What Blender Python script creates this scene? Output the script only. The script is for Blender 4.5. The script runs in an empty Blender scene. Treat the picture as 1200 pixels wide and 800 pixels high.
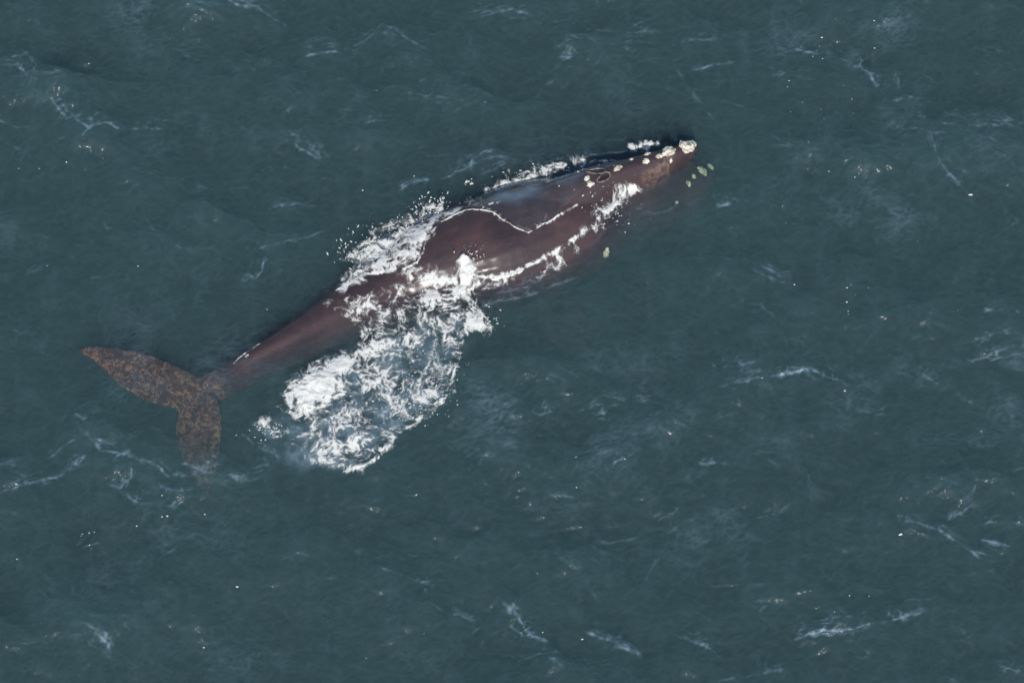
import bpy, bmesh, math, random
import numpy as np
from mathutils import Vector, Matrix, noise as mnoise
from mathutils.bvhtree import BVHTree

scene = bpy.context.scene
col = scene.collection
R = math.radians
random.seed(7)
rng = np.random.default_rng(11)

# ------------------------------------------------------------------ camera (from a survey aircraft)
DEPR = R(65.0); DIST = 110.0; WIDTH = 24.0
cam_d = bpy.data.cameras.new('camera'); cam = bpy.data.objects.new('camera', cam_d); col.objects.link(cam)
cam_d.sensor_width = 36.0; cam_d.lens = 36.0 * DIST / WIDTH
cam_d.clip_start = 1.0; cam_d.clip_end = 20000.0
CAM = Vector((0.0, -DIST * math.cos(DEPR), DIST * math.sin(DEPR)))
cam.location = CAM; cam.rotation_euler = (math.pi / 2 - DEPR, 0, 0)
scene.camera = cam

# ------------------------------------------------------------------ sky, sun, exposure
SUN_EL = R(44.0); SUN_AZ = R(176.0)          # azimuth clockwise from +Y
sun_dir = Vector((math.sin(SUN_AZ) * math.cos(SUN_EL), math.cos(SUN_AZ) * math.cos(SUN_EL), math.sin(SUN_EL)))
world = bpy.data.worlds.new('World'); scene.world = world; world.use_nodes = True
wn = world.node_tree.nodes; wl = world.node_tree.links; wn.clear()
sky = wn.new('ShaderNodeTexSky'); sky.sky_type = 'NISHITA'; sky.sun_disc = False
sky.sun_elevation = SUN_EL; sky.sun_rotation = SUN_AZ
bg = wn.new('ShaderNodeBackground'); bg.inputs['Strength'].default_value = 0.14
wo = wn.new('ShaderNodeOutputWorld')
wl.new(sky.outputs[0], bg.inputs['Color']); wl.new(bg.outputs[0], wo.inputs['Surface'])
sun_d = bpy.data.lights.new('sun', 'SUN'); sun_d.energy = 3.6; sun_d.angle = R(0.55); sun_d.color = (1.0, 0.95, 0.87)
sun = bpy.data.objects.new('sun', sun_d); col.objects.link(sun)
sun.rotation_euler = sun_dir.to_track_quat('Z', 'Y').to_euler()
scene.view_settings.view_transform = 'Standard'; scene.view_settings.look = 'None'
scene.view_settings.exposure = 0.0; scene.view_settings.gamma = 1.0
scene.view_settings.use_curve_mapping = False
scene.render.engine = 'CYCLES'
cy = scene.cycles
cy.use_denoising = True; cy.sample_clamp_direct = 1.3
cy.max_bounces = 3; cy.transparent_max_bounces = 12; cy.volume_bounces = 0

# ------------------------------------------------------------------ survey frame -> world helper
SC = WIDTH / 1200.0
def ray(px, py):
    u = (px - 600.0) * SC / DIST; v = (400.0 - py) * SC / DIST
    f = Vector((0, math.cos(DEPR), -math.sin(DEPR))); up = Vector((0, math.sin(DEPR), math.cos(DEPR)))
    return (f + Vector((u, 0, 0)) + up * v).normalized()
def at(px, py, z=0.0):
    d = ray(px, py); return CAM + d * ((z - CAM.z) / d.z)

# ------------------------------------------------------------------ numpy noise
_perm = rng.permutation(512)
_perm = np.concatenate([_perm, _perm])
_gr = rng.normal(size=(512, 2)); _gr /= np.linalg.norm(_gr, axis=1)[:, None]
def perlin(x, y):
    xi = np.floor(x).astype(np.int64); yi = np.floor(y).astype(np.int64)
    xf = x - xi; yf = y - yi
    u = xf * xf * xf * (xf * (xf * 6 - 15) + 10); v = yf * yf * yf * (yf * (yf * 6 - 15) + 10)
    def g(ix, iy, dx, dy):
        h = _perm[_perm[ix & 511] + (iy & 511)]
        return _gr[h, 0] * dx + _gr[h, 1] * dy
    a = g(xi, yi, xf, yf); b = g(xi + 1, yi, xf - 1, yf); c = g(xi, yi + 1, xf, yf - 1); d = g(xi + 1, yi + 1, xf - 1, yf - 1)
    return ((a + u * (b - a)) + v * ((c + u * (d - c)) - (a + u * (b - a)))) * 1.4
def fbm(x, y, f, n=4, gain=0.5):
    s = 0; a = 1; t = 0
    for k in range(n):
        s = s + a * perlin(x * f + 17.3 * k, y * f - 9.1 * k); t += a; a *= gain; f *= 2.03
    return s / t
def sstep(a, b, x):
    t = np.clip((x - a) / (b - a), 0, 1); return t * t * (3 - 2 * t)
def lace(x, y):
    wx = x + 0.22 * perlin(x * 1.7, y * 1.7) + 0.07 * perlin(x * 5.1 + 4, y * 5.1)
    wy = y + 0.22 * perlin(x * 1.7 + 31, y * 1.7 + 7) + 0.07 * perlin(x * 5.1, y * 5.1 + 9)
    r0 = 1 - np.abs(perlin(wx * 2.4, wy * 2.4)) * 1.9
    r1 = 1 - np.abs(perlin(wx * 4.8, wy * 4.8)) * 1.9
    r2 = 1 - np.abs(perlin(wx * 9.7 + 3, wy * 9.7)) * 1.9
    r3 = 1 - np.abs(perlin(wx * 19 + 8, wy * 19)) * 1.9
    return np.clip(0.30 * r0 + .31 * r1 + 0.24 * r2 + 0.15 * r3, 0, 1)

# ------------------------------------------------------------------ distance to a polyline (world metres)
def seg_dist(X, Y, pts):
    d = np.full(X.shape, 1e9); S = np.zeros(X.shape); tot = 0
    side = np.zeros(X.shape)
    L = [math.hypot(b[0] - a[0], b[1] - a[1]) for a, b in zip(pts[:-1], pts[1:])]
    for (a, b, l) in zip(pts[:-1], pts[1:], L):
        dx, dy = (b[0] - a[0]) / l, (b[1] - a[1]) / l
        t = np.clip((X - a[0]) * dx + (Y - a[1]) * dy, 0, l)
        ex = X - a[0] - t * dx; ey = Y - a[1] - t * dy
        dd = np.hypot(ex, ey); m = dd < d
        d = np.where(m, dd, d); S = np.where(m, tot + t, S); side = np.where(m, -dy * ex + dx * ey, side)
        tot += l
    return d, S / max(tot, 1e-6), np.sign(side)
def poly_sd(X, Y, pts):
    inside = np.zeros(X.shape, bool); d, _, _ = seg_dist(X, Y, pts + [pts[0]])
    n = len(pts)
    for i in range(n):
        x1, y1 = pts[i][:2]; x2, y2 = pts[(i + 1) % n][:2]
        c = ((y1 > Y) != (y2 > Y)) & (X < (x2 - x1) * (Y - y1) / ((y2 - y1) if y2 != y1 else 1e-9) + x1)
        inside ^= c
    return np.where(inside, d, -d)

# ------------------------------------------------------------------ material helpers
def mat(name):
    m = bpy.data.materials.new(name); m.use_nodes = True; m.node_tree.nodes.clear()
    return m, m.node_tree.nodes, m.node_tree.links
def N(nodes, t, **kw):
    n = nodes.new(t)
    for k, v in kw.items():
        if k in n.inputs: n.inputs[k].default_value = v
        else: setattr(n, k, v)
    return n
def ramp(nodes, stops):
    r = nodes.new('ShaderNodeValToRGB'); e = r.color_ramp.elements
    while len(e) < len(stops): e.new(0.5)
    for el, (p, c) in zip(e, stops):
        el.position = p; el.color = (c, c, c, 1) if isinstance(c, (int, float)) else (*c, 1)
    return r
def mesh_np(name, V, F, smooth=True):
    me = bpy.data.meshes.new(name)
    V = np.asarray(V, dtype=np.float32); F = np.asarray(F, dtype=np.int32)
    k = F.shape[1]
    me.vertices.add(len(V)); me.vertices.foreach_set('co', V.ravel())
    me.loops.add(F.size); me.loops.foreach_set('vertex_index', F.ravel())
    me.polygons.add(len(F)); me.polygons.foreach_set('loop_start', np.arange(0, F.size, k, dtype=np.int32))
    me.polygons.foreach_set('loop_total', np.full(len(F), k, dtype=np.int32))
    me.update(calc_edges=True)
    if smooth: me.polygons.foreach_set('use_smooth', np.ones(len(F), bool))
    return me
def attr(me, name, arr):
    a = me.attributes.new(name, 'FLOAT', 'POINT'); a.data.foreach_set('value', np.asarray(arr, dtype=np.float32).ravel())
def link(name, me, m=None, parent=None, label=None, cat=None, group=None, kind=None):
    o = bpy.data.objects.new(name, me); col.objects.link(o)
    if m is not None and me is not None and len(me.materials) == 0: me.materials.append(m)
    if parent: o.parent = parent
    if label: o['label'] = label
    if cat: o['category'] = cat
    if group: o['group'] = group
    if kind: o['kind'] = kind
    return o

# ================================================================== WHALE
def loft(stations, nseg=28):
    """stations: (ridge point Vector, half width, half height, top squeeze)"""
    bm = bmesh.new(); rings = []
    P = [s[0] for s in stations]
    for i, (p, w, h, sq) in enumerate(stations):
        t = (P[min(i + 1, len(P) - 1)] - P[max(i - 1, 0)]); t.z *= 0.5; t.normalize()
        side = t.cross(Vector((0, 0, 1))).normalized(); up = side.cross(t).normalized()
        c = p - up * h; ring = []
        for k in range(nseg):
            a = 2 * math.pi * k / nseg
            cx, cz = math.sin(a), math.cos(a)
            n_ = 2.2
            cx = math.copysign(abs(cx) ** (2 / n_), cx); cz = math.copysign(abs(cz) ** (2 / n_), cz)
            ww = w * (1 - sq * max(0, cz))
            ring.append(bm.verts.new(c + side * (cx * ww) + up * (cz * h)))
        rings.append(ring)
    for r0, r1 in zip(rings[:-1], rings[1:]):
        for k in range(nseg): bm.faces.new((r0[k], r0[(k + 1) % nseg], r1[(k + 1) % nseg], r1[k]))
    bm.faces.new(rings[0][::-1]); bm.faces.new(rings[-1])
    return bm
def catmull(st, sub=4):
    out = []
    n = len(st)
    for i in range(n - 1):
        p0, p1, p2, p3 = st[max(i - 1, 0)], st[i], st[i + 1], st[min(i + 2, n - 1)]
        for j in range(sub):
            t = j / sub
            f = lambda a, b, c, d: 0.5 * ((2 * b) + (c - a) * t + (2 * a - 5 * b + 4 * c - d) * t * t + (3 * b - a - 3 * c + d) * t ** 3)
            out.append(tuple(f(p0[k], p1[k], p2[k], p3[k]) for k in range(len(p1))))
    out.append(st[-1]); return out
def mk(st, sub=4):
    return [(at(a, b, z), max(w, .02), max(h, .02), sq) for (a, b, z, w, h, sq) in catmull(st, sub)]

BODY = [  # ridge px, ridge height, half width, half height, squeeze
    (208, 466, -.36, .10, .10, 0), (226, 457, -.30, .36, .24, .1), (246, 446, -.20, .40, .38, .2), (275, 428, -.06, .43, .48, .3),
    (305, 409, .07, .42, .60, .3), (350, 383, .10, .58, .78, .25), (400, 353, .10, .82, .98, .2), (450, 324, .12, 1.10, 1.15, .1),
    (510, 288, .42, 1.28, 1.30, .05), (570, 269, .62, 1.40, 1.40, 0), (625, 251, .60, 1.42, 1.38, 0), (672, 234, .46, 1.32, 1.3, .05),
    (715, 216, -.02, 1.20, 1.12, .1), (760, 209, -.24, 1.04, .95, .1), (798, 203, -.36, .80, .74, .1), (824, 198, -.46, .48, .48, .05), (838, 194, -.75, .16, .2, 0)]
ROSTRUM = [(610, 246, .45, .55, .6, 0), (655, 226, .58, .66, .7, .1), (700, 206, .60, .54, .7, .2), (735, 194, .54, .44, .65, .25),
           (770, 183, .44, .36, .6, .25), (795, 175, .33, .29, .52, .2), (810, 170, .20, .20, .4, .1), (818, 168, .02, .08, .2, 0)]
bm = loft(mk(BODY))
def absorb(dst, src):
    me = bpy.data.meshes.new('tmp'); src.to_mesh(me); src.free(); dst.from_mesh(me); bpy.data.meshes.remove(me)
absorb(bm, loft(mk(ROSTRUM), 24))
# flukes: chord sections from tip to tip
FL = [((91, 408), (94, 413), -.22, .010), ((108, 405), (108, 421), -.26, .03), ((130, 407), (126, 438), -.30, .045), ((155, 411), (145, 455), -.33, .06),
      ((180, 418), (168, 468), -.36, .075), ((205, 428), (188, 475), -.38, .09), ((228, 440), (203, 478), -.38, .11), ((246, 454), (208, 484), -.40, .11),
      ((257, 474), (205, 498), -.43, .09), ((260, 496), (207, 516), -.47, .075), ((259, 520), (212, 536), -.66, .06), ((255, 543), (222, 551), -.78, .05),
      ((250, 562), (231, 566), -.88, .035), ((245, 582), (240, 582), -.98, .014)]
def fluke_loft(FL):
    b = bmesh.new(); rings = []
    for (l, t, z, th) in FL:
        A = at(l[0], l[1], z); B = at(t[0], t[1], z); ring = []; n = 8
        for k in range(n + 1):
            q = k / n; p = A.lerp(B, q); thk = th * (math.sin(math.pi * min(1, q * 1.0 + .04) ** .6) * .85) + .03
            ring.append(b.verts.new(p + Vector((0, 0, thk))))
        for k in range(n, -1, -1):
            q = k / n; p = A.lerp(B, q); thk = th * (math.sin(math.pi * min(1, q * 1.0 + .04) ** .6) * .85) + .03
            ring.append(b.verts.new(p - Vector((0, 0, thk))))
        rings.append(ring)
    m = len(rings[0])
    for r0, r1 in zip(rings[:-1], rings[1:]):
        for k in range(m): b.faces.new((r0[k], r0[(k + 1) % m], r1[(k + 1) % m], r1[k]))
    b.faces.new(rings[0][::-1]); b.faces.new(rings[-1])
    bmesh.ops.recalc_face_normals(b, faces=b.faces)
    return b
FLs = [((q[0], q[1]), (q[2], q[3]), q[4], max(q[5], .01)) for q in catmull([(a[0], a[1], b_[0], b_[1], z + .02, th) for (a, b_, z, th) in FL], 3)]
absorb(bm, fluke_loft(FLs))
# paddle flippers, hanging down and out from the shoulders
def flipper(root, mid, tip, chord):
    b = bmesh.new(); rings = []
    ax = (tip - root).normalized()
    for q, c, th in ((0, .38, .17), (.25, .5, .15), (.5, .6, .11), (.75, .56, .08), (.92, .36, .05), (1, .08, .03)):
        p = root.lerp(mid, q * 2) if q < .5 else mid.lerp(tip, q * 2 - 1)
        nrm = ax.cross(chord).normalized(); ring = []
        for k in range(12):
            a = 2 * math.pi * k / 12
            ring.append(b.verts.new(p + chord * (math.cos(a) * c) + nrm * (math.sin(a) * th)))
        rings.append(ring)
    for r0, r1 in zip(rings[:-1], rings[1:]):
        for k in range(12): b.faces.new((r0[k], r0[(k + 1) % 12], r1[(k + 1) % 12], r1[k]))
    b.faces.new(rings[0][::-1]); b.faces.new(rings[-1])
    bmesh.ops.recalc_face_normals(b, faces=b.faces)
    return b
axis = (at(700, 212) - at(400, 352)).normalized(); rightw = Vector((axis.y, -axis.x, 0))
for r0, tipv in ((at(625, 328, -1.2), at(684, 412, -1.45)), (at(600, 225, -1.5), at(560, 165, -2.6))):
    absorb(bm, flipper(r0, r0.lerp(tipv, .5), tipv, (axis * .95 + Vector((0, 0, .15))).normalized()))
me = bpy.data.meshes.new('body'); bm.to_mesh(me); bm.free()

whale_root_p = at(520, 310, -2.4)
whale = link('right_whale', None, label='dark brown right whale swimming at the surface trailing white foam', cat='whale')
whale.location = whale_root_p
body = link('body', me, parent=whale); body.matrix_parent_inverse = Matrix.Translation(-whale_root_p)
md = body.modifiers.new('remesh', 'REMESH'); md.mode = 'VOXEL'; md.voxel_size = 0.04; md.use_smooth_shade = True
md = body.modifiers.new('smooth', 'SMOOTH'); md.factor = 0.5; md.iterations = 6
dg = bpy.context.evaluated_depsgraph_get()
ev = body.evaluated_get(dg); me2 = bpy.data.meshes.new_from_object(ev)
body.modifiers.clear(); body.data = me2; bpy.data.meshes.remove(me)
co = np.empty(len(me2.vertices) * 3, dtype=np.float32); me2.vertices.foreach_get('co', co); co = co.reshape(-1, 3)
no = np.empty(len(me2.vertices) * 3, dtype=np.float32); me2.vertices.foreach_get('normal', no); no = no.reshape(-1, 3)
# gentle irregular skin relief: muscle swellings and folds
rel = 0.020 * fbm(co[:, 0], co[:, 1] + co[:, 2] * .7, 0.9, 3) + 0.004 * fbm(co[:, 0], co[:, 1] + co[:, 2], 4.0, 2)
# crease beside the rostrum where the lips meet
co2 = co + no * rel[:, None]
me2.vertices.foreach_set('co', co2.ravel()); me2.update()
me2.polygons.foreach_set('use_smooth', np.ones(len(me2.polygons), bool))
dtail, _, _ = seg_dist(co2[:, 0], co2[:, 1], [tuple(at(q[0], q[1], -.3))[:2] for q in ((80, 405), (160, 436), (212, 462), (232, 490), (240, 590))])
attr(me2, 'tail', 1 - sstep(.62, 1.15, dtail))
# jaw lip line: paler scraped band
lipd, _, _ = seg_dist(co2[:, 0], co2[:, 1], [tuple(at(q[0], q[1], .05))[:2] for q in ((786, 186), (781, 198), (768, 206), (757, 212))])
attr(me2, 'lip', 1 - sstep(.03, .16, lipd))
bvh = BVHTree.FromPolygons([tuple(v) for v in co2.tolist()], [tuple(p.vertices) for p in me2.polygons])

def on(px, py):
    """point of the picture on the emerged back, else on the water plane"""
    d = ray(px, py); h = bvh.ray_cast(CAM, d)
    if h[0] is not None and h[0].z > 0.0: return h[0]
    return at(px, py, 0.0)
def top_z(x, y):
    h = bvh.ray_cast(Vector((x, y, 6)), Vector((0, 0, -1)))
    return h[0].z if h[0] is not None else -99.0

skin, n, l = mat('whale_skin')
tc = N(n, 'ShaderNodeNewGeometry')
ns1 = N(n, 'ShaderNodeTexNoise', Scale=1.1, Detail=5.0, Roughness=.62); l.new(tc.outputs['Position'], ns1.inputs['Vector'])
ns2 = N(n, 'ShaderNodeTexNoise', Scale=9.0, Detail=6.0, Roughness=.65); l.new(tc.outputs['Position'], ns2.inputs['Vector'])
base = ramp(n, [(.3, (.032, .024, .030)), (.52, (.051, .033, .037)), (.75, (.080, .049, .047))]); l.new(ns1.outputs['Fac'], base.inputs[0])
# fine pale scratches / specks
sp = ramp(n, [(.62, 0.0), (.74, 1.0)]); l.new(ns2.outputs['Fac'], sp.inputs[0])
mx = N(n, 'ShaderNodeMix', data_type='RGBA'); mx.inputs[7].default_value = (.11, .085, .085, 1)
mulsp = N(n, 'ShaderNodeMath', operation='MULTIPLY'); mulsp.inputs[1].default_value = .5; l.new(sp.outputs[0], mulsp.inputs[0])
l.new(mulsp.outputs[0], mx.inputs[0]); l.new(base.outputs[0], mx.inputs[6])
scm = N(n, 'ShaderNodeMapping'); scm.inputs['Rotation'].default_value = (0, 0, -math.atan2(axis.y, axis.x)); l.new(tc.outputs['Position'], scm.inputs['Vector'])
scm2 = N(n, 'ShaderNodeMapping'); scm2.inputs['Scale'].default_value = (.8, 3.5, 1.0); l.new(scm.outputs[0], scm2.inputs['Vector'])
scn = N(n, 'ShaderNodeTexNoise', Scale=2.0, Detail=6.0, Roughness=.7, Distortion=1.5); l.new(scm2.outputs[0], scn.inputs['Vector'])
scr = ramp(n, [(.58, 0.0), (.75, .28)]); l.new(scn.outputs['Fac'], scr.inputs[0])
mx2 = N(n, 'ShaderNodeMix', data_type='RGBA'); mx2.inputs[7].default_value = (.15, .115, .115, 1); l.new(scr.outputs[0], mx2.inputs[0]); l.new(mx.outputs[2], mx2.inputs[6])
# caustic net of sunlight on the flukes, painted into the skin colour
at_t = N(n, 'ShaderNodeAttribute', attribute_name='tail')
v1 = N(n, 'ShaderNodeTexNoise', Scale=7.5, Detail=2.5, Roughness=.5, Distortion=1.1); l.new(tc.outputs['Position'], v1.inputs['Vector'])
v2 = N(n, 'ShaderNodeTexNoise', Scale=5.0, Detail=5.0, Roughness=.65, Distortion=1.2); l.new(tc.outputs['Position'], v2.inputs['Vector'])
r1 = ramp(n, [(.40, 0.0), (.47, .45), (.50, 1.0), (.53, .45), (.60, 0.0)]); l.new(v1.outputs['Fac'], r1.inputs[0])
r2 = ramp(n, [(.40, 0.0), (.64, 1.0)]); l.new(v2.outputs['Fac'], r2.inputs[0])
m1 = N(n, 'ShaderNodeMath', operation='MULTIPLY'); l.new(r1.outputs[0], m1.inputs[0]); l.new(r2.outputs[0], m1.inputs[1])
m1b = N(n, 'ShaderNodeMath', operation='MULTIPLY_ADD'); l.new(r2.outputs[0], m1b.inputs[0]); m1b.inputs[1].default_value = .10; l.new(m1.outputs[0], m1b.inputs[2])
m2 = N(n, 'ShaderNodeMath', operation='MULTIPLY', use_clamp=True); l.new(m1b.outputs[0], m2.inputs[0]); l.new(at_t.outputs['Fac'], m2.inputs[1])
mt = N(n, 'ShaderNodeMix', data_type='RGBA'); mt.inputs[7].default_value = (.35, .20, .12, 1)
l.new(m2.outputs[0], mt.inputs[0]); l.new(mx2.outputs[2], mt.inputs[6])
# pale rub along the lip
at_l = N(n, 'ShaderNodeAttribute', attribute_name='lip')
ml = N(n, 'ShaderNodeMath', operation='MULTIPLY'); l.new(at_l.outputs['Fac'], ml.inputs[0]); l.new(r2.outputs[0], ml.inputs[1])
mtl = N(n, 'ShaderNodeMix', data_type='RGBA'); mtl.inputs[7].default_value = (.19, .13, .11, 1)
l.new(ml.outputs[0], mtl.inputs[0]); l.new(mt.outputs[2], mtl.inputs[6])
bp = N(n, 'ShaderNodeBump', Strength=.6, Distance=.035); l.new(ns2.outputs['Fac'], bp.inputs['Height'])
pb = N(n, 'ShaderNodeBsdfPrincipled', Roughness=.34); pb.inputs['Specular IOR Level'].default_value = .5
sx = N(n, 'ShaderNodeSeparateXYZ'); l.new(tc.outputs['Position'], sx.inputs[0])
wet = N(n, 'ShaderNodeMapRange'); wet.inputs[1].default_value = -.06; wet.inputs[2].default_value = .05; l.new(sx.outputs['Z'], wet.inputs[0])
cw = N(n, 'ShaderNodeMath', operation='MULTIPLY'); l.new(wet.outputs[0], cw.inputs[0]); cw.inputs[1].default_value = .6; l.new(cw.outputs[0], pb.inputs['Coat Weight'])
hs = N(n, 'ShaderNodeMath', operation='MULTIPLY'); l.new(wet.outputs[0], hs.inputs[0]); hs.inputs[1].default_value = .2; l.new(hs.outputs[0], pb.inputs['Specular IOR Level'])
pb.inputs['Coat Roughness'].default_value = .20; pb.inputs['Coat IOR'].default_value = 1.33
rr = ramp(n, [(.3, .5), (.7, .65)]); l.new(ns1.outputs['Fac'], rr.inputs[0]); l.new(rr.outputs[0], pb.inputs['Roughness'])
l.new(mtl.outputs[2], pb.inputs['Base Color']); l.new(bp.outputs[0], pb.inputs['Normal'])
om = N(n, 'ShaderNodeOutputMaterial'); l.new(pb.outputs[0], om.inputs['Surface'])
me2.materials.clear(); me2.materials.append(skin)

# ------------------------------------------------------------------ callosities (rough pale patches)
call, n, l = mat('callosity')
tc = N(n, 'ShaderNodeNewGeometry')
a1 = N(n, 'ShaderNodeTexVoronoi', Scale=18.0); l.new(tc.outputs['Position'], a1.inputs['Vector'])
a2 = N(n, 'ShaderNodeTexNoise', Scale=9.0, Detail=5.0); l.new(tc.outputs['Position'], a2.inputs['Vector'])
cr = ramp(n, [(.35, (.36, .31, .23)), (.5, (.64, .59, .48)), (.7, (.80, .76, .66))]); l.new(a2.outputs['Fac'], cr.inputs[0])
bp = N(n, 'ShaderNodeBump', Strength=.8, Distance=.03); l.new(a1.outputs['Distance'], bp.inputs['Height'])
pb = N(n, 'ShaderNodeBsdfPrincipled', Roughness=.8); l.new(cr.outputs[0], pb.inputs['Base Color']); l.new(bp.outputs[0], pb.inputs['Normal'])
om = N(n, 'ShaderNodeOutputMaterial'); l.new(pb.outputs[0], om.inputs['Surface'])

cally = call.copy(); cally.name = 'callosity_yellow'
for e_, c_ in zip([nd for nd in cally.node_tree.nodes if nd.type == 'VALTORGB'][0].color_ramp.elements, ((.34, .31, .17), (.66, .62, .38), (.80, .77, .54))): e_.color = (*c_, 1)
def surf(px, py):
    d = ray(px, py); h = bvh.ray_cast(CAM, d); return h
def callosity(px, py, rx, ry, ang=0.0, hgt=.09, label=None):
    """rx, ry in metres; grown outward from the skin at that spot"""
    h = surf(px, py)
    if h[0] is None:
        q = bvh.find_nearest(at(px, py, -.7)); h = (q[0], q[1])
    p, nr = h[0], h[1]
    b = bmesh.new(); bmesh.ops.create_icosphere(b, subdivisions=4, radius=1.0)
    sd = random.uniform(0, 99)
    t = (axis - nr * axis.dot(nr)).normalized(); s = nr.cross(t)
    ca, sa = math.cos(R(ang)), math.sin(R(ang))
    for v in b.verts:
        c = v.co.copy()
        k = 1 + .5 * mnoise.noise(c * 1.6 + Vector((sd, 0, 0))) + .20 * mnoise.noise(c * 4.2 + Vector((0, sd, 0))) + .10 * mnoise.noise(c * 9 + Vector((0, 0, sd)))
        c *= k
        u, w = c.x * rx, c.y * ry
        u, w = u * ca - w * sa, u * sa + w * ca
        v.co = p + t * (u * .8) + s * (w * .8) + nr * (c.z * hgt * .65 + .01)
    m = bpy.data.meshes.new('callosity'); b.to_mesh(m); b.free()
    m.polygons.foreach_set('use_smooth', np.ones(len(m.polygons), bool))
    o = link('callosity', m, cally if (px > 805 and py > 190) or py > 230 else call, parent=whale, label=label); o.matrix_parent_inverse = Matrix.Translation(-whale_root_p)
    return o
callosity(804, 172, .24, .20, 10, .13, 'largest rough cream callosity on the snout tip')
callosity(811, 169, .13, .12, 0, .10)
callosity(784, 178, .19, .15, 20, .10)
callosity(773, 183, .10, .07, 0, .05)
callosity(757, 189, .11, .07, -10, .05)
callosity(759, 181, .09, .05, 0, .05)
callosity(740, 187, .06, .04, 0, .04)
callosity(724, 197, .13, .08, 10, .06)
callosity(688, 209, .09, .07, 30, .05)
callosity(692, 216, .10, .08, 0, .06)
callosity(786, 188, .07, .04, 60, .04)
callosity(823, 200, .10, .17, 20, .10, 'pale green submerged callosity on the chin')
callosity(832, 196, .06, .12, 20, .09, 'pale green submerged callosity on the chin')
callosity(813, 207, .06, .07, 0, .06)
callosity(807, 215, .06, .10, 0, .06)
callosity(793, 237, .05, .05, 0, .05)
callosity(710, 296, .10, .16, -20, .08, 'pale green submerged callosity above the eye')
# ------------------------------------------------------------------ paired blowholes: raised oval rims round dark slits
rimm, n, l = mat('blowhole_rim')
tc = N(n, 'ShaderNodeNewGeometry'); a2 = N(n, 'ShaderNodeTexNoise', Scale=14.0, Detail=4.0); l.new(tc.outputs['Position'], a2.inputs['Vector'])
cr = ramp(n, [(.35, (.045, .032, .032)), (.65, (.19, .145, .13))]); l.new(a2.outputs['Fac'], cr.inputs[0])
pb = N(n, 'ShaderNodeBsdfPrincipled', Roughness=.4); l.new(cr.outputs[0], pb.inputs['Base Color'])
om = N(n, 'ShaderNodeOutputMaterial'); l.new(pb.outputs[0], om.inputs['Surface'])
darkm, n, l = mat('nostril'); pb = N(n, 'ShaderNodeBsdfPrincipled', Roughness=.3)
ng = N(n, 'ShaderNodeTexNoise', Scale=20.0); cr = ramp(n, [(.3, (.014, .010, .011)), (.7, (.03, .021, .022))]); l.new(ng.outputs['Fac'], cr.inputs[0]); l.new(cr.outputs[0], pb.inputs['Base Color'])
om = N(n, 'ShaderNodeOutputMaterial'); l.new(pb.outputs[0], om.inputs['Surface'])
for (px, py, a, b_, ang) in ((699, 201, .23, .08, -28), (707, 208, .18, .085, 8)):
    h = surf(px, py); p, nr = h[0], h[1]
    t = (axis - nr * axis.dot(nr)).normalized(); s = nr.cross(t)
    ca, sa = math.cos(R(ang)), math.sin(R(ang)); t, s = t * ca + s * sa, s * ca - t * sa
    b = bmesh.new(); rings = []
    for k in range(32):
        th = 2 * math.pi * k / 32; c = p + t * (math.cos(th) * a) + s * (math.sin(th) * b_ * (1 + .3 * math.cos(th)))
        out = (t * math.cos(th) + s * math.sin(th)).normalized(); ring = []; rad = .026 * (1 + .35 * math.sin(3 * th + a * 40))
        for j in range(8):
            f = 2 * math.pi * j / 8; ring.append(b.verts.new(c + out * math.cos(f) * rad + nr * (math.sin(f) * rad + .015)))
        rings.append(ring)
    for k in range(32):
        r0, r1 = rings[k], rings[(k + 1) % 32]
        for j in range(8): b.faces.new((r0[j], r0[(j + 1) % 8], r1[(j + 1) % 8], r1[j]))
    bmesh.ops.recalc_face_normals(b, faces=b.faces)
    m = bpy.data.meshes.new('blowhole'); b.to_mesh(m); b.free(); m.polygons.foreach_set('use_smooth', np.ones(len(m.polygons), bool))
    o = link('blowhole', m, rimm, parent=whale); o.matrix_parent_inverse = Matrix.Translation(-whale_root_p)
    b = bmesh.new(); cv = b.verts.new(p + nr * .004); rim = [b.verts.new(p + t * (math.cos(2 * math.pi * k / 24) * a * .95) + s * (math.sin(2 * math.pi * k / 24) * b_ * .95 * (1 + .3 * math.cos(2 * math.pi * k / 24))) + nr * .022) for k in range(24)]
    for k in range(24): b.faces.new((cv, rim[k], rim[(k + 1) % 24]))
    m = bpy.data.meshes.new('nostril'); b.to_mesh(m); b.free()
    q = link('nostril', m, darkm, parent=o); q.matrix_parent_inverse = Matrix.Identity(4)

# ================================================================== SEA
LX, LY, DX = 30.0, 21.5, 0.028
nx, ny = int(LX / DX), int(LY / DX)
xs = (np.arange(nx) - nx / 2) * DX; ys = (np.arange(ny) - ny / 2) * DX
X, Y = np.meshgrid(xs, ys)                        # [ny, nx]
# wind-sea spectrum
kx = 2 * np.pi * np.fft.fftfreq(nx, DX); ky = 2 * np.pi * np.fft.fftfreq(ny, DX)
KX, KY = np.meshgrid(kx, ky); K = np.hypot(KX, KY); K[0, 0] = 1e-6
wind = np.array([math.sin(R(12)), math.cos(R(12))])
cosw = (KX * wind[0] + KY * wind[1]) / K
def spectrum(l0, power, spread, hi):
    P = np.exp(-(2 * np.pi / l0 / K) ** 2 * 1.2) / K ** power * (np.abs(cosw) ** spread * .85 + .15) * np.exp(-(K / hi) ** 2)
    P[0, 0] = 0
    ph = rng.normal(size=K.shape) + 1j * rng.normal(size=K.shape)
    h = np.real(np.fft.ifft2(np.sqrt(P) * ph)); return h / h.std()
H1 = spectrum(5.5, 4.0, 2.0, 40)
H2 = spectrum(0.9, 3.6, 1.0, 75)
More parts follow.
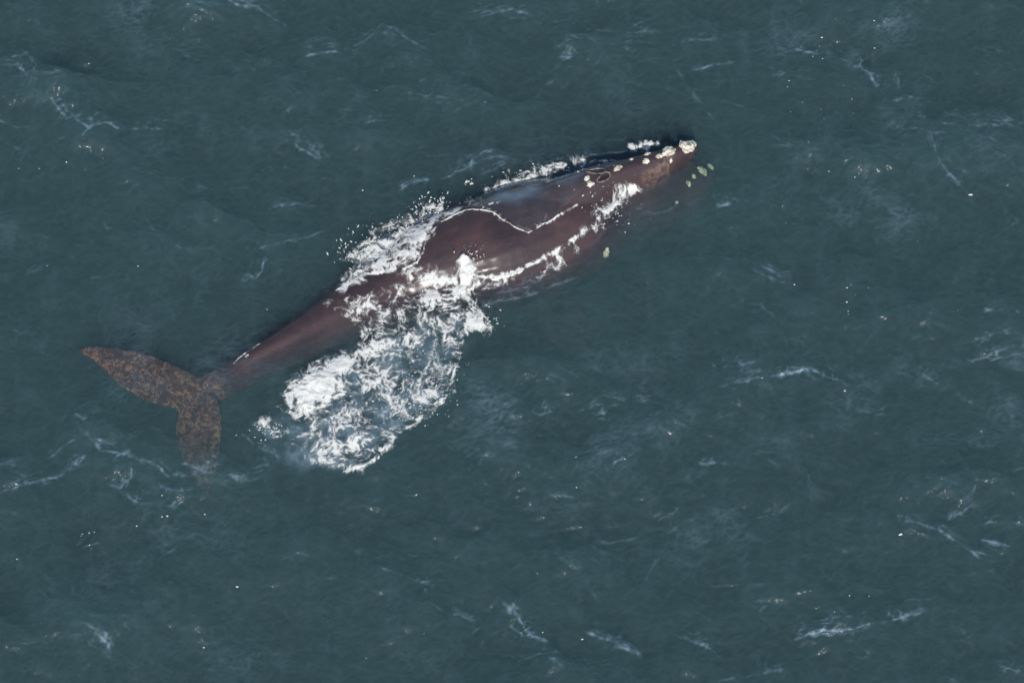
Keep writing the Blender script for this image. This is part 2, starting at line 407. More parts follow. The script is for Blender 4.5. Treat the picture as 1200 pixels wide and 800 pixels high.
# groups of ripples: rougher and smoother patches
patch = .45 + .9 * sstep(-.25, .5, fbm(X * .55, Y, .16, 3))
H = 0.080 * (H1 + .28 * (H1 * H1 - 1) * .5) + 0.0105 * H2 * patch
# small peaked crests
sharp = (1 - np.abs(fbm(X * .5, Y * 1.25, .75, 3)) * 2.4); H += 0.026 * np.clip(sharp, 0, 1) ** 5 * patch
whale_line = [tuple(at(a, b))[:2] for a, b in ((110, 415), (240, 450), (400, 355), (600, 262), (820, 182))]
dwh, _, _ = seg_dist(X, Y, whale_line)
H *= .35 + .65 * sstep(.8, 3.2, dwh)

film_sheen = np.zeros_like(H)
lc = lace(X, Y)
fine = fbm(X * 1.0, Y * 1.0, 6.0, 3)
def fibre(x, y, f, ang):
    ca, sa = math.cos(R(ang)), math.sin(R(ang)); u, v = x * ca + y * sa, -x * sa + y * ca
    u = u + .35 * perlin(x * .9 + f, y * .9); v = v + .16 * perlin(x * 1.6, y * 1.6 + f) + .05 * perlin(x * 5, y * 5 + f)
    a = np.clip(1 - np.abs(perlin(u * f * .36, v * f)) * 3.2, 0, 1); b = np.clip(1 - np.abs(perlin(u * f * .8 + 9, v * f * 2.1)) * 3.0, 0, 1)
    return a * a * .6 + b * b * .4
fib = np.maximum(fibre(X, Y, 3.4, -12), .8 * fibre(X + 31, Y + 7, 3.0, 24))
fib2 = np.maximum(fibre(X + 11, Y - 3, 6.0, -6), fibre(X - 21, Y + 17, 5.0, 32))
def sub(pts, pad):
    xs_ = [p[0] for p in pts]; ys_ = [p[1] for p in pts]
    i0 = max(0, int((min(xs_) - pad - xs[0]) / DX)); i1 = min(nx, int((max(xs_) + pad - xs[0]) / DX) + 1)
    j0 = max(0, int((min(ys_) - pad - ys[0]) / DX)); j1 = min(ny, int((max(ys_) + pad - ys[0]) / DX) + 1)
    return slice(j0, j1), slice(i0, i1)
CRESTS = [  # picture polyline on the water plane, strength
    ([(0, 85), (20, 78), (35, 95), (52, 108)], .7), ([(80, 135), (103, 158), (125, 148), (150, 152), (205, 150)], .9), ([(255, 0), (285, 12), (305, 10)], .8),
    ([(355, 68), (378, 65), (400, 62)], .9), ([(340, 170), (360, 180), (378, 190)], .9), ([(400, 145), (430, 145), (455, 143)], .8),
    ([(465, 224), (500, 213), (530, 205), (560, 192), (585, 185)], 1.1), ([(285, 320), (298, 326), (307, 318), (312, 300)], .7), ([(165, 245), (178, 270), (192, 292)], .35),
    ([(120, 332), (150, 333)], .4), ([(35, 318), (52, 315)], .7), ([(270, 2), (310, 14), (340, 34)], .5), ([(560, 20), (600, 12), (640, 30)], .5),
    ([(645, 82), (660, 70), (675, 62)], .8), ([(610, 122), (635, 104), (652, 88)], .6), ([(700, 48), (755, 52), (800, 50), (850, 45)], .45), ([(760, 100), (790, 108), (850, 105)], .35),
    ([(885, 46), (905, 50), (920, 60), (965, 60), (1005, 75), (1022, 92), (1045, 120), (1078, 118)], 1.0), ([(1050, 126), (1100, 150), (1140, 148), (1200, 150)], .7),
    ([(1088, 155), (1100, 195), (1120, 215), (1135, 226)], .6), ([(885, 308), (905, 320), (935, 330)], .6), ([(835, 240), (845, 243), (858, 242)], .7),
    ([(1150, 362), (1168, 368), (1185, 366)], .8), ([(990, 205), (1020, 215)], .4), ([(1150, 70), (1175, 80)], .5), ([(1020, 255), (1050, 268), (1085, 290)], .3),
    ([(0, 580), (30, 568), (62, 560), (92, 545), (105, 532)], 1.1), ([(92, 500), (108, 518), (118, 532), (150, 538), (185, 550), (205, 565)], 1.2),
    ([(205, 545), (232, 552), (258, 562), (290, 560), (318, 548)], 1.0), ([(125, 568), (142, 572), (158, 555)], .8), ([(142, 572), (160, 590), (205, 592), (235, 580)], .6),
    ([(180, 572), (215, 578), (240, 568), (262, 560)], .8), ([(295, 505), (310, 525), (330, 540)], .8), ([(0, 548), (40, 545)], .4),
    ([(40, 688), (58, 705), (75, 706)], .6), ([(92, 728), (115, 745), (130, 765)], .8), ([(495, 702), (520, 715), (560, 728)], .6),
    ([(530, 385), (565, 388), (590, 385)], .35), ([(640, 770), (665, 790)], .5), ([(400, 60), (440, 40), (470, 45)], .35),
    ([(830, 418), (840, 432), (870, 430), (905, 424)], .6), ([(850, 453), (890, 445), (910, 440), (950, 433), (968, 440), (1000, 452), (1025, 444)], 1.1),
    ([(1130, 425), (1150, 420), (1175, 410), (1200, 405)], .8), ([(620, 480), (635, 486), (650, 480)], .8), ([(715, 545), (735, 536), (750, 528)], .7),
    ([(770, 630), (800, 616)], .4), ([(1050, 610), (1080, 615), (1110, 630), (1150, 655), (1185, 660)], 1.1), ([(1110, 610), (1130, 598)], .7),
    ([(1150, 614), (1200, 614)], .6), ([(592, 708), (610, 728), (625, 745), (645, 755)], 1.1), ([(685, 738), (715, 752), (750, 770)], .9),
    ([(920, 748), (960, 742), (1010, 735), (1050, 726), (1090, 715)], 1.1), ([(840, 798), (890, 790), (915, 782)], .6), ([(1168, 778), (1180, 784), (1198, 786)], .7),
    ([(640, 644), (665, 660), (682, 672)], .6), ([(700, 462), (735, 470), (770, 466)], .5), ([(700, 482), (712, 486)], .7), ([(640, 440), (670, 452)], .35), ([(600, 590), (640, 600), (690, 596)], .3),
    ([(556, 360), (600, 352), (640, 341), (692, 318)], .7), ([(575, 346), (620, 336), (660, 322)], .5), ([(742, 243), (765, 251), (790, 246), (802, 239)], .6), ([(640, 190), (690, 184), (722, 180), (750, 175)], .9), ([(590, 200), (640, 186)], .4), ([(560, 205), (600, 192)], .4),
    ([(1000, 480), (1060, 490)], .3), ([(1080, 560), (1130, 575)], .3), ([(940, 540), (960, 590)], .25), ([(400, 640), (440, 655), (500, 650)], .3), ([(420, 585), (450, 590)], .3),
    ([(260, 640), (330, 660)], .25), ([(20, 270), (90, 285)], .25), ([(210, 60), (260, 80)], .3), ([(470, 110), (540, 120)], .3), ([(900, 170), (960, 178)], .3)]
rr_ = random.Random(5)
for _ in range(260):                               # short wind wavelets scattered over the whole surface
    cx, cy_ = rr_.uniform(-16.5, 16.5), rr_.uniform(-12, 12)
    ln = rr_.uniform(.25, 1.1); an = rr_.gauss(-8, 26); bend = rr_.uniform(-.25, .25)
    if seg_dist(np.array([cx]), np.array([cy_]), whale_line)[0][0] < 1.6: continue
    ca, sa = math.cos(R(an)), math.sin(R(an))
    w = [(cx + ca * t * ln - sa * bend * (1 - t * t) * ln, cy_ + sa * t * ln + ca * bend * (1 - t * t) * ln) for t in (-1, -.5, 0, .5, 1)]
    CRESTS.append((None, rr_.choice((.18, .22, .28, .36, .5)), w))
for pts, s_ in [c for c in CRESTS if c[0] is not None]:
    for k in range(4):
        i0 = rr_.randrange(len(pts) - 1); seg = pts[i0:i0 + rr_.choice((2, 3))]
        ox, oy = rr_.gauss(0, 10), rr_.gauss(-5, 7); sh_ = rr_.uniform(-9, 9)
        q = [(x + ox + rr_.gauss(0, 3), y + oy + sh_ * (j / (len(seg) - 1) - .5)) for j, (x, y) in enumerate(seg)]
        mid = at(sum(p[0] for p in q) / len(q), sum(p[1] for p in q) / len(q))
        if seg_dist(np.array([mid.x]), np.array([mid.y]), whale_line)[0][0] < 1.0: continue
        CRESTS.append((q, s_ * rr_.uniform(.3, .75)))
for cr_ in CRESTS:
    pts, s = cr_[0], cr_[1]
    w = cr_[2] if pts is None else [tuple(at(a, b))[:2] for a, b in pts]
    sl = sub(w, .9); Xs, Ys = X[sl], Y[sl]
    wob = .12 * fbm(Xs, Ys, 1.5, 4, .6); wob2 = .12 * fbm(Xs + 50, Ys, 1.5, 4, .6)
    d, S, side = seg_dist(Xs + wob, Ys + wob2, w)
    tap = sstep(0, .15, S) * sstep(0, .2, 1 - S) * .85 + .15
    brk = sstep(-.35, .35, fbm(Xs + 9, Ys, 1.3, 3))
    # steeper on the lee side
    dn = (Ys - np.mean([p[1] for p in w]))
    wid = np.where(side * 1 > 0, .15, .42)
    H[sl] += s * .075 * tap * (.4 + .6 * brk) * np.exp(-(d / wid) ** 1.25)
    rag = 1 + .8 * fbm(Xs + 4, Ys, 2.5, 3)
    hairs = sstep(.30, .85, fib2[sl]) + .6 * sstep(.35, .9, fib[sl])
    core = np.exp(-(d / (.026 * np.clip(rag, .3, 2))) ** 2) * (.25 + .75 * sstep(-.3, .4, fine[sl]))
    feather = np.exp(-(d / np.where(side > 0, .24, .09)) ** 2) * hairs * sstep(-.3, .4, fbm(Xs, Ys + 9, 1.8, 3))
    film_sheen[sl] = np.maximum(film_sheen[sl], s * tap * (.2 + .8 * brk) * (.36 * core + .34 * feather))  # thin bubble streaks that also paint the sky's reflection along the crests
# wind leans the crests over: steep far faces, easy near faces
def sample(A, x, y):
    fx = np.clip((x - xs[0]) / DX, 0, nx - 1.001); fy = np.clip((y - ys[0]) / DX, 0, ny - 1.001)
    i = fx.astype(int); j = fy.astype(int); u = fx - i; v = fy - j
    return (A[j, i] * (1 - u) + A[j, i + 1] * u) * (1 - v) + (A[j + 1, i] * (1 - u) + A[j + 1, i + 1] * u) * v
lean = np.clip(H, -.25, .25)
for _ in range(3): lean = sample(H, X - .15 * lean, Y - 1.35 * lean)
H = lean
# faint random wisps on the steepest natural crests
film_sheen = np.maximum(film_sheen, .03 * sstep(.72, .98, sharp) * patch * sstep(0, .5, fbm(X + 40, Y, .45, 3)) * (.3 + .7 * sstep(-.1, .4, fine)))
grp = sstep(-.15, .55, fbm(X * .8, Y, .22, 4)); grp2 = sstep(-.1, .6, fbm(X + 60, Y, .7, 3))
film_sheen = np.maximum(film_sheen, (.020 + .085 * grp * grp2) * fib + (.022 + .10 * grp * grp2) * fib2 + .010 * sstep(-.1, .6, fbm(X * 2.4 + .4 * fbm(X, Y, .5, 2), Y * .5, 1.0, 4)))  # sky gleam on ripples and upright light shafts, painted as pale fibres and bands
H += (.004 + .010 * grp) * fib2 + .006 * fib
# swell of water lifted along the whale, milky bubble water under the wash
def fpoly(px, val, soft, mod=True, at=at):
    w = [tuple(at(a, b))[:2] for a, b in px]; sl = sub(w, .2); Xs, Ys = X[sl], Y[sl]
    sd = poly_sd(Xs + .12 * fbm(Xs, Ys, 1.2, 3), Ys + .12 * fbm(Xs + 20, Ys, 1.2, 3), w)
    m = sstep(-.02, soft, sd)
    if mod: m = m * (.15 + .85 * sstep(-.35, .45, fbm(Xs, Ys, 1.6, 5, .65)))
    film_sheen[sl] = np.maximum(film_sheen[sl], val * m)
fpoly([(275, 490), (330, 470), (345, 420), (430, 380), (550, 330), (585, 372), (560, 410), (550, 460), (520, 495), (470, 530), (430, 565), (350, 568), (300, 545)], .10, .6)
fpoly([(296, 500), (330, 496), (400, 480), (470, 440), (530, 400), (534, 430), (527, 465), (492, 494), (462, 512), (445, 536), (418, 554), (360, 556), (322, 545)], .26, .25)
fpoly([(335, 440), (380, 410), (440, 395), (545, 340), (560, 380), (530, 440), (470, 470), (400, 500), (345, 492)], .20, .35)
fpoly([(388, 345), (402, 318), (440, 278), (500, 248), (560, 232), (500, 285), (440, 325)], .25, .25)
fpoly([(545, 245), (575, 220), (620, 199), (700, 183), (755, 182), (742, 190), (700, 203), (660, 228), (620, 248), (580, 250)], .34, .75, True, on)  # blue-grey sky sheen on the wet shoulder, painted in as pale colour
fpoly([(600, 326), (690, 275), (760, 225), (765, 235), (720, 270), (690, 300), (620, 345)], .10, .25)
def sheet(px, depth):
    w = [tuple(on(a, b))[:2] for a, b in px]; sl = sub(w, .3); Xs, Ys = X[sl], Y[sl]
    m = sstep(-.05, .10, poly_sd(Xs + .03 * fbm(Xs, Ys, 2, 2), Ys + .03 * fbm(Xs + 9, Ys, 2, 2), w))
    T = np.array([[top_z(float(x), float(y)) for x, y in zip(r1, r2)] for r1, r2 in zip(Xs, Ys)])
    rip = .010 * fbm(Xs, Ys, 5, 3)
    H[sl] = np.where(T > -5, np.maximum(H[sl], T + depth + rip - (1 - m) * .35), H[sl])
SHEET = [(530, 253), (546, 246), (566, 247), (584, 252), (600, 263), (610, 270), (618, 273), (632, 266), (652, 255), (670, 240), (690, 222), (700, 205), (742, 191), (745, 184), (690, 188), (620, 202), (575, 220), (545, 238)]
sheet(SHEET, .022)
film_sheen = np.clip(film_sheen, 0, .9)

edge = np.minimum(np.minimum(X - xs[0], xs[-1] - X), np.minimum(Y - ys[0], ys[-1] - Y))
H *= sstep(0, 1.2, edge)
out = np.cumsum(.06 * 1.55 ** np.arange(26))
gx = np.concatenate([xs[0] - out[::-1], xs, xs[-1] + out]); gy = np.concatenate([ys[0] - out[::-1], ys, ys[-1] + out])
GX, GY = np.meshgrid(gx, gy); GZ = np.zeros_like(GX); GF = np.zeros_like(GX)
p0 = len(out); GZ[p0:p0 + ny, p0:p0 + nx] = H; GF[p0:p0 + ny, p0:p0 + nx] = film_sheen
MX, MY = len(gx), len(gy)
idx = np.arange(MX * MY).reshape(MY, MX)
Ft = np.stack([idx[:-1, :-1], idx[:-1, 1:], idx[1:, 1:], idx[1:, :-1]], -1).reshape(-1, 4)
V = np.stack([GX.ravel(), GY.ravel(), GZ.ravel()], 1)
DEPTH = -80.0
loop = np.concatenate([idx[0, :-1], idx[:-1, -1], idx[-1, :0:-1], idx[:0:-1, 0]])
low = V[loop].copy(); low[:, 2] = DEPTH
nb = len(V); V = np.concatenate([V, low]); L_ = len(loop)
li = nb + np.arange(L_)
Fs = np.stack([np.roll(loop, -1), loop, li, np.roll(li, -1)], -1)
V = np.concatenate([V, [[0, 0, DEPTH]]]); cidx = len(V) - 1
m_sea = mesh_np('sea', V, np.concatenate([Ft, Fs]))
bmf = bmesh.new(); bmf.from_mesh(m_sea); bmf.verts.ensure_lookup_table()
bmf.faces.new([bmf.verts[int(i)] for i in li[::-1]])
bmf.verts.remove(bmf.verts[cidx]); bmf.to_mesh(m_sea); bmf.free()
fa = np.zeros(len(m_sea.vertices)); fa[:GF.size] = GF.ravel(); attr(m_sea, 'film_sheen', fa)

seam, n, l = mat('sea_water')
tc = N(n, 'ShaderNodeNewGeometry')
mp = N(n, 'ShaderNodeMapping'); mp.inputs['Scale'].default_value = (.8, 1.15, 1); mp.inputs['Rotation'].default_value = (0, 0, R(-10)); l.new(tc.outputs['Position'], mp.inputs['Vector'])
w1 = N(n, 'ShaderNodeTexNoise', Scale=5.5, Detail=4.0, Roughness=.55, Distortion=.6); l.new(mp.outputs[0], w1.inputs['Vector'])
w2 = N(n, 'ShaderNodeTexNoise', Scale=.35, Detail=2.0); l.new(mp.outputs[0], w2.inputs['Vector'])
pr = ramp(n, [(.35, .25), (.65, 1.0)]); l.new(w2.outputs['Fac'], pr.inputs[0])
hm = N(n, 'ShaderNodeMath', operation='MULTIPLY'); l.new(w1.outputs['Fac'], hm.inputs[0]); l.new(pr.outputs[0], hm.inputs[1])
bp = N(n, 'ShaderNodeBump', Strength=.5, Distance=.03); l.new(hm.outputs[0], bp.inputs['Height'])
dt = N(n, 'ShaderNodeVectorMath', operation='DOT_PRODUCT'); l.new(tc.outputs['Incoming'], dt.inputs[0]); l.new(bp.outputs[0], dt.inputs[1])
ab = N(n, 'ShaderNodeMath', operation='ABSOLUTE'); l.new(dt.outputs['Value'], ab.inputs[0])
om1 = N(n, 'ShaderNodeMath', operation='SUBTRACT', use_clamp=True); om1.inputs[0].default_value = 1.0; l.new(ab.outputs[0], om1.inputs[1])
pw = N(n, 'ShaderNodeMath', operation='POWER'); l.new(om1.outputs[0], pw.inputs[0]); pw.inputs[1].default_value = 5.0
fr = N(n, 'ShaderNodeMath', operation='MULTIPLY_ADD', use_clamp=True); l.new(pw.outputs[0], fr.inputs[0]); fr.inputs[1].default_value = .979; fr.inputs[2].default_value = .021
gl = N(n, 'ShaderNodeBsdfGlossy', Roughness=.06); gl.inputs['Color'].default_value = (1, 1, 1, 1); l.new(bp.outputs[0], gl.inputs['Normal'])
tr = N(n, 'ShaderNodeBsdfTransparent'); tr.inputs['Color'].default_value = (1, 1, 1, 1)
ms = N(n, 'ShaderNodeMixShader'); l.new(fr.outputs[0], ms.inputs[0]); l.new(tr.outputs[0], ms.inputs[1]); l.new(gl.outputs[0], ms.inputs[2])
df = N(n, 'ShaderNodeBsdfDiffuse'); df.inputs['Color'].default_value = (.44, .64, .80, 1); l.new(bp.outputs[0], df.inputs['Normal'])  # white bubbles tinted blue: sky reflection put into the diffuse colour
fa_ = N(n, 'ShaderNodeAttribute', attribute_name='film_sheen')
mf = N(n, 'ShaderNodeMixShader'); l.new(fa_.outputs['Fac'], mf.inputs[0]); l.new(ms.outputs[0], mf.inputs[1]); l.new(df.outputs[0], mf.inputs[2])
vs = N(n, 'ShaderNodeVolumeScatter', Density=.190, Anisotropy=0.0); vs.inputs['Color'].default_value = (.60, .99, .99, 1)
va = N(n, 'ShaderNodeVolumeAbsorption', Density=.62); va.inputs['Color'].default_value = (.0, .39, .41, 1)
ad = N(n, 'ShaderNodeAddShader'); l.new(vs.outputs[0], ad.inputs[0]); l.new(va.outputs[0], ad.inputs[1])
om = N(n, 'ShaderNodeOutputMaterial'); l.new(mf.outputs[0], om.inputs['Surface']); l.new(ad.outputs[0], om.inputs['Volume'])
seam.volume_intersection_method = 'ACCURATE' if hasattr(seam, 'volume_intersection_method') else None
sea = link('sea', m_sea, seam, label='dark teal open sea with small wind ripples', kind='structure')

# ================================================================== FOAM
foamm, n, l = mat('sea_foam')
tc = N(n, 'ShaderNodeNewGeometry')
f1 = N(n, 'ShaderNodeTexNoise', Scale=26.0, Detail=4.0, Roughness=.65); l.new(tc.outputs['Position'], f1.inputs['Vector'])
cr = ramp(n, [(.3, (.62, .64, .62)), (.6, (.84, .84, .81))]); l.new(f1.outputs['Fac'], cr.inputs[0])
bp = N(n, 'ShaderNodeBump', Strength=.45, Distance=.02); l.new(f1.outputs['Fac'], bp.inputs['Height'])
df = N(n, 'ShaderNodeBsdfDiffuse', Roughness=.6); l.new(cr.outputs[0], df.inputs['Color']); l.new(bp.outputs[0], df.inputs['Normal'])
tl = N(n, 'ShaderNodeBsdfTranslucent'); tl.inputs['Color'].default_value = (.7, .78, .76, 1)
m0 = N(n, 'ShaderNodeMixShader'); m0.inputs[0].default_value = .15; l.new(df.outputs[0], m0.inputs[1]); l.new(tl.outputs[0], m0.inputs[2])
tr = N(n, 'ShaderNodeBsdfTransparent')
ca_ = N(n, 'ShaderNodeAttribute', attribute_name='cover')
ms = N(n, 'ShaderNodeMixShader'); l.new(ca_.outputs['Fac'], ms.inputs[0]); l.new(tr.outputs[0], ms.inputs[1]); l.new(m0.outputs[0], ms.inputs[2])
om = N(n, 'ShaderNodeOutputMaterial'); l.new(ms.outputs[0], om.inputs['Surface'])

def foam(name, strokes, label, cell=.013):
    """strokes: ('p', pts, value, soft m) polygons, ('l', pts, half width m, value) lines, ('b', (x, y), rx, ry, ang, value, lift) blobs"""
    W = []
    for s in strokes:
        W.append([on(a, b) for a, b in s[1]] if s[0] != 'b' else [on(*s[1])])
    allp = [p for w in W for p in w]
    pad = max([max(s[2], s[3]) for s in strokes if s[0] == 'b'] + [.35]) + .1
    x0, x1 = min(p.x for p in allp) - pad, max(p.x for p in allp) + pad; y0, y1 = min(p.y for p in allp) - pad, max(p.y for p in allp) + pad
    gx = np.arange(x0, x1, cell); gy = np.arange(y0, y1, cell); A, B = np.meshgrid(gx, gy)
    D = np.zeros_like(A); Lf = np.zeros_like(A)
    wx = A + .10 * fbm(A, B, 2.0, 3); wy = B + .10 * fbm(A + 33, B, 2.0, 3)
    for s, w in zip(strokes, W):
        pts = [(p.x, p.y) for p in w]
        if s[0] == 'p':
            sd = poly_sd(wx, wy, pts); D = np.maximum(D, s[2] * sstep(-.03, s[3], sd))
        elif s[0] == 'l':
            d, S, _ = seg_dist(A + .7 * (wx - A), B + .7 * (wy - B), pts); D = np.maximum(D, s[3] * np.exp(-(d / (s[2] * np.exp(1.3 * fbm(A + 5, B, 1.9, 3)))) ** 2) * (.75 + .25 * sstep(-.3, .3, fbm(A, B + 8, 2.2, 2))) * sstep(0, .12, S + .04) * sstep(0, .12, 1.04 - S))
        else:
            a = R(s[4]); dx, dy = wx - pts[0][0], wy - pts[0][1]
            u = (dx * math.cos(a) + dy * math.sin(a)) / s[2]; v = (-dx * math.sin(a) + dy * math.cos(a)) / s[3]
            g = np.exp(-(u * u + v * v) ** 1.5); D = np.maximum(D, s[5] * g)
            if len(s) > 6: Lf = np.maximum(Lf, s[6] * g)
    lcn = lace(A * 1.15, B * 1.15); tiny = fbm(A, B, 14, 3)
    wA = A + .10 * perlin(A * 2.3, B * 2.3) + .035 * perlin(A * 7, B * 7 + 5); wB = B + .10 * perlin(A * 2.3 + 40, B * 2.3) + .035 * perlin(A * 7 + 60, B * 7)
    clump = fbm(wA + 70, wB, 2.4, 5, .72) + .30 * fbm(A, B + 50, .9, 2)
    v = D + (.80 * clump + (lcn - .62) * 1.0) * (1 - .35 * np.clip(D - .6, 0, .4) / .4) + .12 * tiny
    v = np.where(D < .05, 0, v)
    cov = .22 * sstep(.20, .5, v) + .78 * sstep(.42, .76, v)
    cov = cov * sstep(.05, .3, D)
    keepv = cov > .02
    kc = keepv[:-1, :-1] | keepv[1:, :-1] | keepv[:-1, 1:] | keepv[1:, 1:]
    idg = np.arange(A.size).reshape(A.shape)
    F = np.stack([idg[:-1, :-1], idg[:-1, 1:], idg[1:, 1:], idg[1:, :-1]], -1)[kc]
    used = np.unique(F); mp_ = np.full(A.size, -1, np.int64); mp_[used] = np.arange(len(used)); F = mp_[F]
    x = A.ravel()[used]; y = B.ravel()[used]
    z = sample(H, x, y)
    dw, _, _ = seg_dist(x, y, whale_line)
    near = np.where(dw < 1.9)[0]
    for i in near.tolist():
        t = top_z(float(x[i]), float(y[i]))
        if t > z[i]: z[i] = t
    vv = v.ravel()[used]; Dv = D.ravel()[used]
    z = z + .010 + .006 * sstep(.4, 1.0, vv) + .10 * np.clip(Dv - .6, 0, .4) * (1 + fbm(x, y, 5, 4) * 1.5) + Lf.ravel()[used] * (.8 + .5 * fbm(x, y, 5, 3))
    me = mesh_np(name, np.stack([x, y, z], 1), F); attr(me, 'cover', cov.ravel()[used] * .97)
    return link(name, me, foamm, label=label, cat='foam', kind='stuff')

foam('white_water', [
    ('p', [(390, 352), (420, 340), (470, 326), (520, 326), (548, 335), (560, 350), (576, 376), (560, 392), (541, 397), (533, 430), (526, 464), (492, 490), (462, 508), (446, 532), (422, 550), (395, 552),
           (362, 545), (345, 522), (322, 515), (300, 498), (330, 504), (352, 495), (342, 478), (340, 450), (352, 428), (392, 408), (420, 398), (408, 376), (388, 364)], .46, .14),
    ('b', (372, 455), .85, .55, 35, 1.05, .06), ('b', (360, 478), .45, .35, -20, 1.0, .05), ('b', (395, 432), .75, .35, 25, .88, .04),
    ('b', (546, 322), .24, .32, 8, 1.05, .12), ('b', (544, 307), .17, .17, 0, 1.05, .13), ('b', (552, 336), .3, .2, 0, .8, .1), ('b', (540, 345), .42, .34, 0, .85, .10), ('b', (560, 378), .40, .24, -25, .88, .05),
    ('b', (505, 352), .85, .28, 14, .72, .04), ('b', (470, 372), .9, .3, 12, .60), ('b', (440, 440), .85, .45, 40, .64), ('b', (480, 405), .7, .45, 50, .62), ('b', (430, 360), .5, .2, 20, .60),
    ('l', [(400, 553), (424, 551), (446, 533), (463, 509), (492, 490), (527, 464)], .12, .80), ('l', [(330, 510), (360, 525), (400, 545)], .16, .55), ('l', [(526, 464), (533, 430), (541, 397)], .09, .66),
    ('l', [(470, 322), (505, 326), (540, 332)], .16, .85), ('b', (500, 455), .6, .5, 40, .40), ('b', (440, 405), .8, .22, 25, .70), ('b', (400, 500), .7, .25, 20, .66), ('b', (385, 530), .6, .15, 10, .6), ('b', (313, 495), .30, .16, 0, .58), ('b', (330, 512), .3, .16, 0, .60)],
    'broad lacy white foam wash spread beside the whale below its back')
foam('wake_foam', [
    ('p', [(388, 344), (398, 322), (418, 298), (442, 280), (472, 266), (500, 254), (516, 246), (516, 262), (500, 282), (494, 302), (468, 318), (440, 326), (402, 342)], .70, .14),
    ('l', [(392, 340), (430, 318), (468, 296), (505, 266)], .26, .92), ('b', (440, 312), .5, .22, 30, .85, .04), ('b', (478, 300), .30, .24, 30, .85, .04),
    ('l', [(404, 312), (414, 300), (440, 276), (480, 258), (516, 240)], .20, .58), ('l', [(420, 290), (450, 268), (490, 252)], .10, .62), ('l', [(512, 262), (516, 244), (520, 236)], .07, .75)],
    'white wake foam along the far side of the whale back')
foam('foam_line', [('l', [(516, 263), (530, 252), (546, 247), (566, 247), (584, 252), (600, 263), (610, 270), (618, 273), (632, 266), (652, 255), (664, 246)], .024, 1.0), ('l', [(530, 252), (566, 246), (600, 260), (618, 270), (650, 252)], .11, .40), ('l', [(612, 271), (640, 262), (680, 238)], .05, .6), ('l', [(560, 246), (572, 240), (588, 238)], .03, .6), ('l', [(470, 319), (488, 308), (495, 296), (499, 282), (516, 263)], .05, .9), ('l', [(556, 326), (580, 327), (604, 322), (624, 311), (640, 298)], .035, .9)],
     'thin white foam line curving round the bare dark patch of the back', .011)
foam('shoulder_foam', [('l', [(516, 256), (545, 240), (575, 224), (600, 212), (630, 202), (665, 194), (702, 186)], .17, .72), ('l', [(578, 224), (612, 211), (645, 202)], .14, .86), ('l', [(660, 196), (700, 190), (745, 184)], .06, .62)],
     'broken white foam flecks along the far shoulder behind the blowholes', .012)
foam('head_foam', [('l', [(690, 268), (702, 256), (720, 240), (735, 230), (750, 215)], .22, .72), ('l', [(696, 260), (722, 238), (748, 214)], .13, .90), ('l', [(560, 328), (600, 322), (630, 306), (660, 290), (690, 268)], .07, .70),
                   ('l', [(620, 330), (650, 312), (680, 290)], .16, .50), ('l', [(596, 330), (570, 338), (556, 336)], .12, .60)],
     'clumped white foam along the near side of the head', .012)
foam('lip_foam', [('l', [(735, 173), (750, 171), (764, 168), (776, 172)], .10, .95), ('l', [(772, 172), (790, 168)], .06, .6), ('l', [(742, 178), (760, 174)], .05, .6)],
     'short white foam streak on the far side of the snout', .012)
foam('tail_foam', [('l', [(272, 427), (290, 412), (306, 402)], .016, .66), ('l', [(288, 418), (293, 414)], .025, .7), ('l', [(380, 357), (389, 350)], .07, .7)],
     'small white foam streak on the ridge of the tail stock', .012)

# ------------------------------------------------------------------ flying spray: drops and short threads
def drops(name, clusters, label):
    Vs, Fs, k0 = [], [], 0
    b = bmesh.new(); bmesh.ops.create_icosphere(b, subdivisions=1, radius=1.0)
    bv = np.array([v.co[:] for v in b.verts]); bf = np.array([[v.index for v in f.verts] for f in b.faces]); b.free()
    for (px, py, rx, ry, cnt, size, zmax, dirx, diry) in clusters:
        c = on(px, py)
        for _ in range(int(cnt * 1.3)):
            p = c + Vector((rng.normal() * rx, rng.normal() * ry, 0))
            zz = max(float(sample(H, np.array([p.x]), np.array([p.y]))[0]), top_z(p.x, p.y)) + abs(rng.normal()) * zmax * .6
            r = size * .62 * (.35 + rng.random() ** 2 * 1.3); st = 1 + rng.random() * 2.2
            a = math.atan2(diry, dirx) + rng.normal() * .5; ca, sa = math.cos(a), math.sin(a)
            q = bv * (1 + .3 * rng.normal(size=(len(bv), 1)) * .6); q = q * [r * st, r, r * .8]
            q = np.stack([q[:, 0] * ca - q[:, 1] * sa, q[:, 0] * sa + q[:, 1] * ca, q[:, 2]], 1) + [p.x, p.y, zz]
            Vs.append(q); Fs.append(bf + k0); k0 += len(bv)
    me = mesh_np(name, np.concatenate(Vs), np.concatenate(Fs)); attr(me, 'cover', np.full(k0, .85))
    return link(name, me, foamm, label=label, cat='spray', kind='stuff')
drops('spray', [(515, 242, .18, .14, 40, .022, .15, .3, 1), (492, 250, .3, .16, 40, .022, .12, -.5, 1), (450, 272, .35, .2, 60, .018, .1, -.6, 1), (415, 295, .3, .2, 60, .018, .1, -.6, 1),
                (545, 214, .12, .06, 7, .03, .03, 1, .2), (573, 375, .2, .2, 40, .018, .1, 1, -.3), (552, 305, .15, .2, 40, .02, .2, .3, 1)],
      'fine white spray drops thrown up along the wake')
drops('foam_bubbles', [(505, 440, .35, .45, 200, .013, .01, 1, .5), (480, 475, .4, .25, 120, .013, .01, 1, .5), (318, 505, .28, .16, 50, .02, .01, 1, .5), (640, 205, .7, .12, 60, .016, .02, 1, .4), (715, 245, .4, .3, 70, .016, .02, 1, .5)],
      'tiny scattered white bubbles around the foam wash edges')

